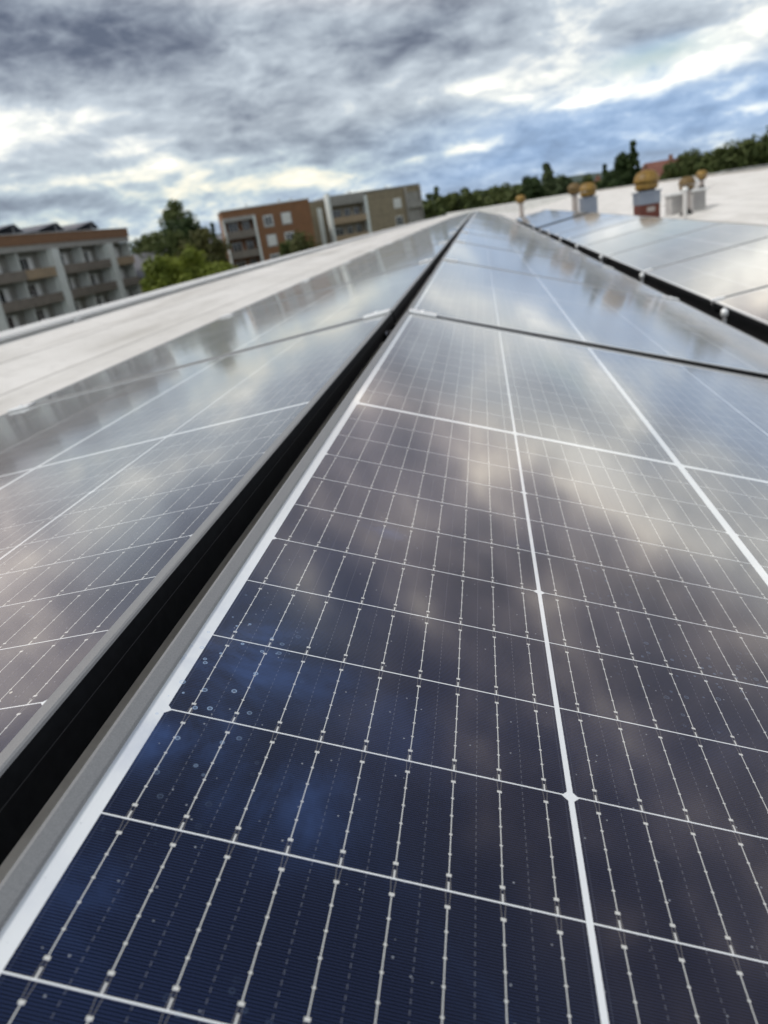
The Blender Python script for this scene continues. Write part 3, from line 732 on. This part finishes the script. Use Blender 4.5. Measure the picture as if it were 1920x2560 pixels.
for i in range(5):
    t = thing('solar_array', '%s pitched pair of dark panels from the right on the grey block roof' % ['first', 'second', 'third', 'fourth', 'fifth'][i], 'solar panel',
              (-49.3, 96.5 - i * 8.6, GZ + LH + .06), R(90), 'dark pitched panels on the grey block')
    m = bm_new(); w = 6.4
    m.add([(-w + .2, .6, .35), (-1.6, .6, 1.15), (-1.6, 10, 1.15), (-w + .2, 10, .35), (-w + .2, .6, .27), (-1.6, .6, 1.07), (-1.6, 10, 1.07), (-w + .2, 10, .27)],
          [(0, 1, 2, 3), (7, 6, 5, 4), (0, 4, 5, 1), (1, 5, 6, 2), (2, 6, 7, 3), (3, 7, 4, 0)])
    m.build('panel', DARKP, t)
    m = bm_new()
    m.add([(-1.45, .6, 1.12), (-.2, .6, .3), (-.2, 10, .3), (-1.45, 10, 1.12), (-1.45, .6, 1.04), (-.2, .6, .22), (-.2, 10, .22), (-1.45, 10, 1.04)],
          [(0, 1, 2, 3), (7, 6, 5, 4), (0, 4, 5, 1), (1, 5, 6, 2), (2, 6, 7, 3), (3, 7, 4, 0)])
    m.build('panel', DARKP, t)
    m = bm_new()
    for yy in (.9, 5, 9.6):
        for (xx, hh) in ((-w + .5, .3), (-1.55, 1.03), (-.4, .3)): m.tube((xx, yy, -.06), (xx, yy, hh), .05, n=6)
    m.build('support', STEEL, t)

# --- orange brick block
def brick_block():
    a0, _ = azel(550, 523); a1, _ = azel(770, 490)
    p0, p1 = at(a0, 111.5), at(a1, 116.5); d = p1 - p0; Lw = d.length; rz = math.atan2(d.y, d.x); top = 5.35; H = top - GZ
    t = thing('apartment_building', 'orange brick apartment block with a grey balcony stack at its left corner', 'building', (p0.x, p0.y, GZ), rz)
    m = bm_new(); m.box(4.9, Lw, 0, 11, 0, H - .12); m.box(0, 4.899, 1.4, 11, 0, H - .12); m.box(0, 4.9, 0, 1.399, H - 1.25, H - .12); m.build('wall', ORANGE, t)
    m = bm_new(); m.box(-.12, Lw + .1, -.1, 11.1, H - .119, H + .05); rf = m.build('roof', CAPM, t)
    m = bm_new()
    for x, h in ((4.2, .5), (9.3, .6), (11.2, .45)): m.tube((x, 3, H + .05), (x, 3, H + .05 + h), .14, n=8)
    m.build('vent_pipe', STEEL, rf)
    m = bm_new(); m.box(-.05, .22, -.12, 1.39, 0, H - 1.26); m.box(4.55, 4.895, -.35, 1.39, 0, H - 1.26); m.build('wing_wall', WHITEW, t)
    m = bm_new(); m.box(.0, 4.9, -.32, -.02, H - 1.7, H - 1.1); m.build('eaves_slab', SLAB, t)
    for s in range(5):
        z0 = H - 1.3 - 2.8 * (s + 1)
        b = bm_new(); b.box(.221, 4.549, -.3, 1.39, z0, z0 + .16); b.box(.221, 4.549, -.38, -.301, z0 - .05, z0 + 1.0); b.build('balcony', BALC, t)
        for (xx, ww) in ((.7, 1.5), (2.9, 1.1)):
            o = bm_new(); o.box(xx, xx + ww, 1.34, 1.398, z0 + .3, z0 + 2.25); wo = o.build('window', WF, t)
            g = bm_new(); g.box(xx + .08, xx + ww * .5 - .03, 1.31, 1.338, z0 + .9, z0 + 2.17); g.box(xx + ww * .5 + .03, xx + ww - .08, 1.31, 1.338, z0 + .4, z0 + 2.17); g.build('pane', GL, wo)
        for xi, xx in enumerate((6.15, 8.95)):
            zz = z0 + 1.05
            o = bm_new(); o.box(xx - .17, xx + 1.42, -.05, -.001, zz - .17, zz + 1.6); wo = o.build('window', SLAB, t)
            o = bm_new(); o.box(xx, xx + 1.25, -.09, -.051, zz, zz + 1.45); fr = o.build('frame', WF, wo)
            g = bm_new(); g.box(xx + .1, xx + .59, -.11, -.091, zz + .1, zz + 1.35); g.box(xx + .67, xx + 1.15, -.11, -.091, zz + .1, zz + 1.35); 
            g.build('pane', GL if (xi + s) % 2 == 0 else CURT, wo)
    # stair tower side, grey
    a2, _ = azel(812, 490); q = at(a2, 127.0); 
    return t, p1
bb_, pc = brick_block()
def tan_block():
    a0, _ = azel(820, 490); a1, _ = azel(1046, 463)
    p0, p1 = at(a0, 125.5), at(a1, 133.5); d = p1 - p0; Lw = d.length; rz = math.atan2(d.y, d.x); top = 5.5; H = top - GZ
    t = thing('apartment_building', 'tan panel apartment block with tan balconies beside the orange brick block', 'building', (p0.x, p0.y, GZ), rz)
    m = bm_new(); m.box(6.6, Lw, 0, 12, 0, H - .25); m.box(.0, 6.599, 1.5, 12, 0, H - .25); m.box(-4.2, -.01, 2.2, 10, 0, H - .5); m.build('wall', TANW, t)
    m = bm_new(); m.box(-.15, Lw + .15, -.15, 12.1, H - .249, H); m.box(-4.3, -.151, 2.1, 10.1, H - .499, H - .3); rf = m.build('roof', SLAB, t)
    m = bm_new()
    for x, h in ((5.2, .6), (12.0, .5)): m.tube((x, 4, H), (x, 4, H + h), .15, n=8)
    m.build('vent_pipe', STEEL, rf)
    m = bm_new(); m.box(-.3, .15, -.35, 1.49, 0, H + .4); m.box(6.1, 6.595, -.35, 1.49, 0, H - .6); m.build('wing_wall', WHITEW, t)
    m = bm_new(); m.box(-4.25, -4.0, .2, 2.19, 0, H - .5); m.box(-1.6, -.8, 2.1, 2.199, 2, H - 1.5); m.build('stair_panel', WHITEW, t)
    m = bm_new(); m.box(.151, 6.09, -.2, 1.49, H - 1.6, H - .251); m.build('eaves_slab', GREYW, t)
    for s in range(5):
        z0 = H - 1.6 - 2.8 * (s + 1)
        b = bm_new(); b.box(.151, 6.09, -.3, 1.49, z0, z0 + .16); b.box(.151, 6.09, -.38, -.301, z0 - .05, z0 + 1.0); b.build('balcony', BALT, t)
        for (xx, ww) in ((.7, 1.6), (2.8, 1.2), (4.5, 1.1)):
            o = bm_new(); o.box(xx, xx + ww, 1.44, 1.498, z0 + .3, z0 + 2.25); wo = o.build('window', WF, t)
            g = bm_new(); g.box(xx + .08, xx + ww * .5 - .03, 1.41, 1.438, z0 + .4, z0 + 2.17); g.box(xx + ww * .5 + .03, xx + ww - .08, 1.41, 1.438, z0 + .4, z0 + 2.17); g.build('pane', GL, wo)
        zz = z0 + 1.05; xx = 11.4
        o = bm_new(); o.box(xx, xx + 1.35, -.05, -.001, zz, zz + 1.5); wo = o.build('window', WF, t)
        g = bm_new(); g.box(xx + .1, xx + .63, -.08, -.051, zz + .1, zz + 1.4); g.box(xx + .71, xx + 1.25, -.08, -.051, zz + .1, zz + 1.4); g.build('pane', GL if s % 2 else CURT, wo)
    # dark recessed bay with narrow balconies at the right end
    for s in range(5):
        z0 = H - .9 - 2.8 * (s + 1); b = bm_new(); b.box(Lw - 2.6, Lw - .05, -.55, -.001, z0, z0 + 1.0); b.box(Lw - 2.5, Lw - .15, -.10, -.002, z0 + 1.001, z0 + 2.55); b.build('balcony', GREYW, t)
    m = bm_new()
    for xx in (Lw - 2.75, Lw - .04): m.box(xx, xx + .12, -.62, -.002, 0, H - .3)
    m.build('wing_wall', SLAB, t)
    # downpipes and balcony edge at the right end
    m = bm_new()
    for yy in (2.2, 4.5): m.tube((Lw + .12, yy, 0), (Lw + .12, yy, H - .3), .12, n=8)
    m.build('downpipe', STEEL, t)
    for s in range(5):
        z0 = H - .9 - 2.8 * (s + 1); b = bm_new(); b.box(Lw + .001, Lw + 1.3, 5.2, 9.5, z0, z0 + 1.05); b.build('balcony', SLAB, t)
tan_block()

# --- houses with pitched roofs among the trees
def house(label, px, py, dist, w, dpt, wallh, rz, rmat, wmat, nwin=3, chim=True):
    a, e = azel(px * D, py * D); x = CAM.x + math.sin(R(a)) * dist; y = CAM.y + math.cos(R(a)) * dist; zt = CAM.z + dist * math.tan(R(e)); base = zt - wallh - 3.2 - 12
    t = thing('house', label, 'house', (x, y, GZ), rz); zr = zt - GZ; ze = zr - w * .33 if w < dpt else zr - dpt * .36
    m = bm_new(); m.box(-w / 2, w / 2, -dpt / 2, dpt / 2, 0, ze)
    m.add([(-w / 2, -dpt / 2, ze), (-w / 2, dpt / 2, ze), (-w / 2, 0, zr - .1)], [(0, 2, 1)]); m.add([(w / 2, -dpt / 2, ze), (w / 2, dpt / 2, ze), (w / 2, 0, zr - .1)], [(0, 1, 2)])
    m.build('wall', wmat, t)
    o = .4; sl = (zr - ze) / (dpt / 2); m = bm_new()
    for s_ in (-1, 1):
        y0_, z0_ = s_ * (dpt / 2 + o), ze - sl * o
        vs = [(-w / 2 - o, y0_, z0_), (w / 2 + o, y0_, z0_), (w / 2 + o, 0, zr), (-w / 2 - o, 0, zr)]
        vs += [(a_, b_, c_ + .2) for a_, b_, c_ in vs]; m.add(vs, [(0, 1, 2, 3), (4, 7, 6, 5), (0, 4, 5, 1), (1, 5, 6, 2), (2, 6, 7, 3), (3, 7, 4, 0)])
    rf = m.build('roof', rmat, t)
    if chim: m = bm_new(); m.box(w * .2, w * .2 + .8, -.9, -.2, zr - .8, zr + 1.0); m.build('chimney', brick('chimney_brick_%d' % px, (.2, .08, .05), (.25, .1, .06), (.3, .25, .2)), rf)
    for i in range(nwin):
        xx = -w / 2 + w * (i + .5) / nwin - .5; zz = ze - 2.0
        o_ = bm_new(); o_.box(xx, xx + 1.1, -dpt / 2 - .05, -dpt / 2 - .001, zz, zz + 1.3); wo = o_.build('window', WF, t)
        g = bm_new(); g.box(xx + .1, xx + 1.0, -dpt / 2 - .08, -dpt / 2 - .051, zz + .1, zz + 1.2); g.build('pane', GL, wo)
BRW = noisy('terracotta_render', (.34, .14, .10), (.28, .12, .09), 1, .85)
CRW = noisy('cream_render', (.48, .43, .36), (.42, .37, .3), 1, .85)
house('house with a steep red roof left of the leafy trees at the right', 1430, 349, 170, 6, 7, 5, R(-10), REDT, BRW)
house('low red-roofed house behind the large yellow vent', 1365, 373, 165, 10, 8, 5, R(8), REDT, BRW, 4)
house('dusky red house between the conifer and the paired vents', 1258, 396, 175, 14, 9, 5, R(-5), REDT, BRW, 4)
house('tiny red-roofed house at the left edge of the dark tree', 1123, 408, 210, 9, 8, 4, 0, REDT, BRW, 2, False)
house('grey slate roofed house between the two apartment blocks', 318, 548, 118, 8, 8, 5, R(10), GREYT, CRW, 3, False)
house('grey roofed hall seen left of the brick block behind the olive tree', 468, 512, 140, 12, 9, 5, R(5), GREYT, CRW, 3, False)

# ------------------------------------------------------------------ roof ventilators
YEL = noisy('ochre_plastic_cap', (.29, .175, .034), (.15, .085, .018), 9, .5, 0, .1)
YEL2 = noisy('olive_cap', (.17, .105, .035), (.11, .07, .025), 9, .6)
BRN = noisy('rust_brown_base', (.13, .035, .022), (.09, .028, .02), 9, .7)
SHEET = noisy('grey_blue_sheet', (.19, .22, .28), (.25, .28, .33), 4, .45, .3)
GREYB = noisy('grey_slab', (.32, .31, .31), (.40, .39, .38), 5, .8)
STACKM = noisy('vent_stack_grey', (.30, .26, .24), (.38, .34, .32), 8, .7)
def vent(label, px, pyt, y, dia, box_h, cap=YEL, base='tall', rust=True):
    a, e = azel(px * D, pyt * D); p = at(a, y); dd = math.hypot(p.x - CAM.x, y - CAM.y); ztop = CAM.z + dd * math.tan(R(e)); zr = roofz(p.x, y)
    t = thing('roof_vent', label, 'roof vent', (p.x, y, zr), R(8), 'roof vents with ochre domed caps'); H = ztop - zr; r = dia / 2
    hc = r * 1.13  # cap height
    m = bm_new(); zc_ = H - hc
    m.lathe([(r * .80, zc_ - r * .34), (r * .90, zc_ - r * .30), (r * .90, zc_ + r * .10), (r * .84, zc_ + r * .16), (r * .60, zc_ + r * .16)], 28)
    m.lathe([(r * .93, zc_ + r * .20), (r * 1.02, zc_ + r * .22), (r * 1.0, zc_ + r * .42), (r * .90, zc_ + r * .72), (r * .70, zc_ + r * .95), (r * .42, zc_ + r * 1.08), (.002, zc_ + r * 1.13)], 28)
    for k in range(12):
        an = 2 * math.pi * k / 12; c, s_ = math.cos(an), math.sin(an)
        m.tube((r * .97 * c, r * .97 * s_, zc_ + r * .3), (r * .66 * c, r * .66 * s_, zc_ + r * .98), r * .03, n=6)
    m.build('cap', cap, t)
    b = bm_new(); w = r * .86; zb = zc_ - r * .34
    b.lathe([(w * .8, zb - .03), (w * .8, zb + .08)], 20); b.build('neck', RUBBER, t)
    if base == 'pipe':
        b = bm_new(); b.tube((0, 0, -.05), (0, 0, zb - .031), w * .55, w * .5, 18); b.build('base', STACKM, t)
        b = bm_new(); b.lathe([(w * 1.1, .0), (w * .6, .07), (w * .56, .12)], 18); b.build('flashing', RUBBER, t); return t
    b = bm_new(); b.box(-w, w, -w, w, zb - box_h, zb - .03, bev=.008); b.box(-w - .02, w + .02, -w - .02, w + .02, zb - .055, zb - .031, bev=.004); b.build('collar', SHEET, t)
    lo = zb - box_h - .002
    b = bm_new(); b.box(-w + .01, w - .01, -w + .01, w - .01, -.05, lo, bev=.006); b.build('base', BRN if rust else SHEET, t)
    if rust:
        b = bm_new(); b.box(-w * .3, w * .45, -w + .004, -w + .009, lo - .13, lo - .05); b.build('nameplate', STACKM, t)
    return t
vent('large roof vent with a two-tier ochre dome on a brown and grey box', 1396, 367, 14.5, .46, .26)
vent('ochre domed vent on a grey-blue box, right one of the close pair', 1269, 394, 21.0, .46, .5, rust=False)
vent('ochre domed vent half hidden, left one of the close pair', 1240, 395, 24.5, .42, .4, YEL2, base='pipe', rust=False)
vent('small isolated ochre domed vent near the far end of the roof', 1124, 421, 34.0, .42, .3, base='pipe', rust=False)
vent('olive ochre vent dome standing between grey slabs', 1484, 381, 17.5, .36, .30, YEL2, base='pipe', rust=False)
vent('little ochre dome by the right parapet, behind the olive vent', 1516, 367, 26.0, .36, .2, base='pipe', rust=False)
def slabbox(label, px, py, y, w, d_, h, name='inspection_hatch'):
    a, e = azel(px * D, py * D); p = at(a, y); dd = math.hypot(p.x - CAM.x, y - CAM.y); ztop = CAM.z + dd * math.tan(R(e)); zr = roofz(p.x, y)
    t = thing(name, label, 'roof hatch', (p.x, y, zr), R(8)); hh = max(.2, ztop - zr)
    m = bm_new(); m.box(-w / 2, w / 2, -d_ / 2, d_ / 2, -.06, hh - .05, bev=.01); m.build('curb', GREYB, t)
    m = bm_new(); m.box(-w / 2 - .05, w / 2 + .05, -d_ / 2 - .05, d_ / 2 + .05, hh - .049, hh, bev=.01); m.build('lid', CAPM, t)
slabbox('grey low hatch left of the olive vent', 1463, 417, 18.5, .42, .42, .3)
slabbox('grey low hatch right of the olive vent', 1505, 408, 18.0, .30, .3, .3)
def pipe(label, px, pyt, y, rad):
    a, e = azel(px * D, pyt * D); p = at(a, y); dd = math.hypot(p.x - CAM.x, y - CAM.y); ztop = CAM.z + dd * math.tan(R(e)); zr = roofz(p.x, y)
    t = thing('vent_pipe', label, 'vent pipe', (p.x, y, zr)); h = ztop - zr
    m = bm_new(); m.tube((0, 0, -.05), (0, 0, h - .03), rad, n=16); m.build('tube', noisy('pvc_grey_%d' % px, (.55, .53, .52), (.62, .60, .58), 6, .5), t)
    m = bm_new(); m.lathe([(rad * 1.4, h - .06), (rad * 1.5, h - .02), (rad * .9, h), (.001, h + .01)], 16); m.build('cap', CAPM, t)
    m = bm_new(); m.lathe([(rad * 2.3, 0.0), (rad * 1.15, .06), (rad * 1.05, .12)], 16); m.build('flashing', RUBBER, t)
pipe('thin pale vent pipe in front of the olive vent', 1480, 404, 13.0, .035)
pipe('thin grey vent pipe right of the olive vent', 1503, 386, 18.8, .045)
# low handrail / lightning conductor along the right parapet
m_ = bm_new(); t_ = thing('lightning_conductor', 'thin metal conductor wire running along the right parapet top', 'wire', (X_R + .1, 0, .05))
for k in range(16):
    y_ = 4 + k * 1.8; m_.tube((0, y_, .06), (0, y_ + 1.8, .06 + random.uniform(-.004, .004)), .012, n=6); m_.tube((0, y_, 0), (0, y_, .06), .014, n=6)
m_.build('wire', STEEL, t_)
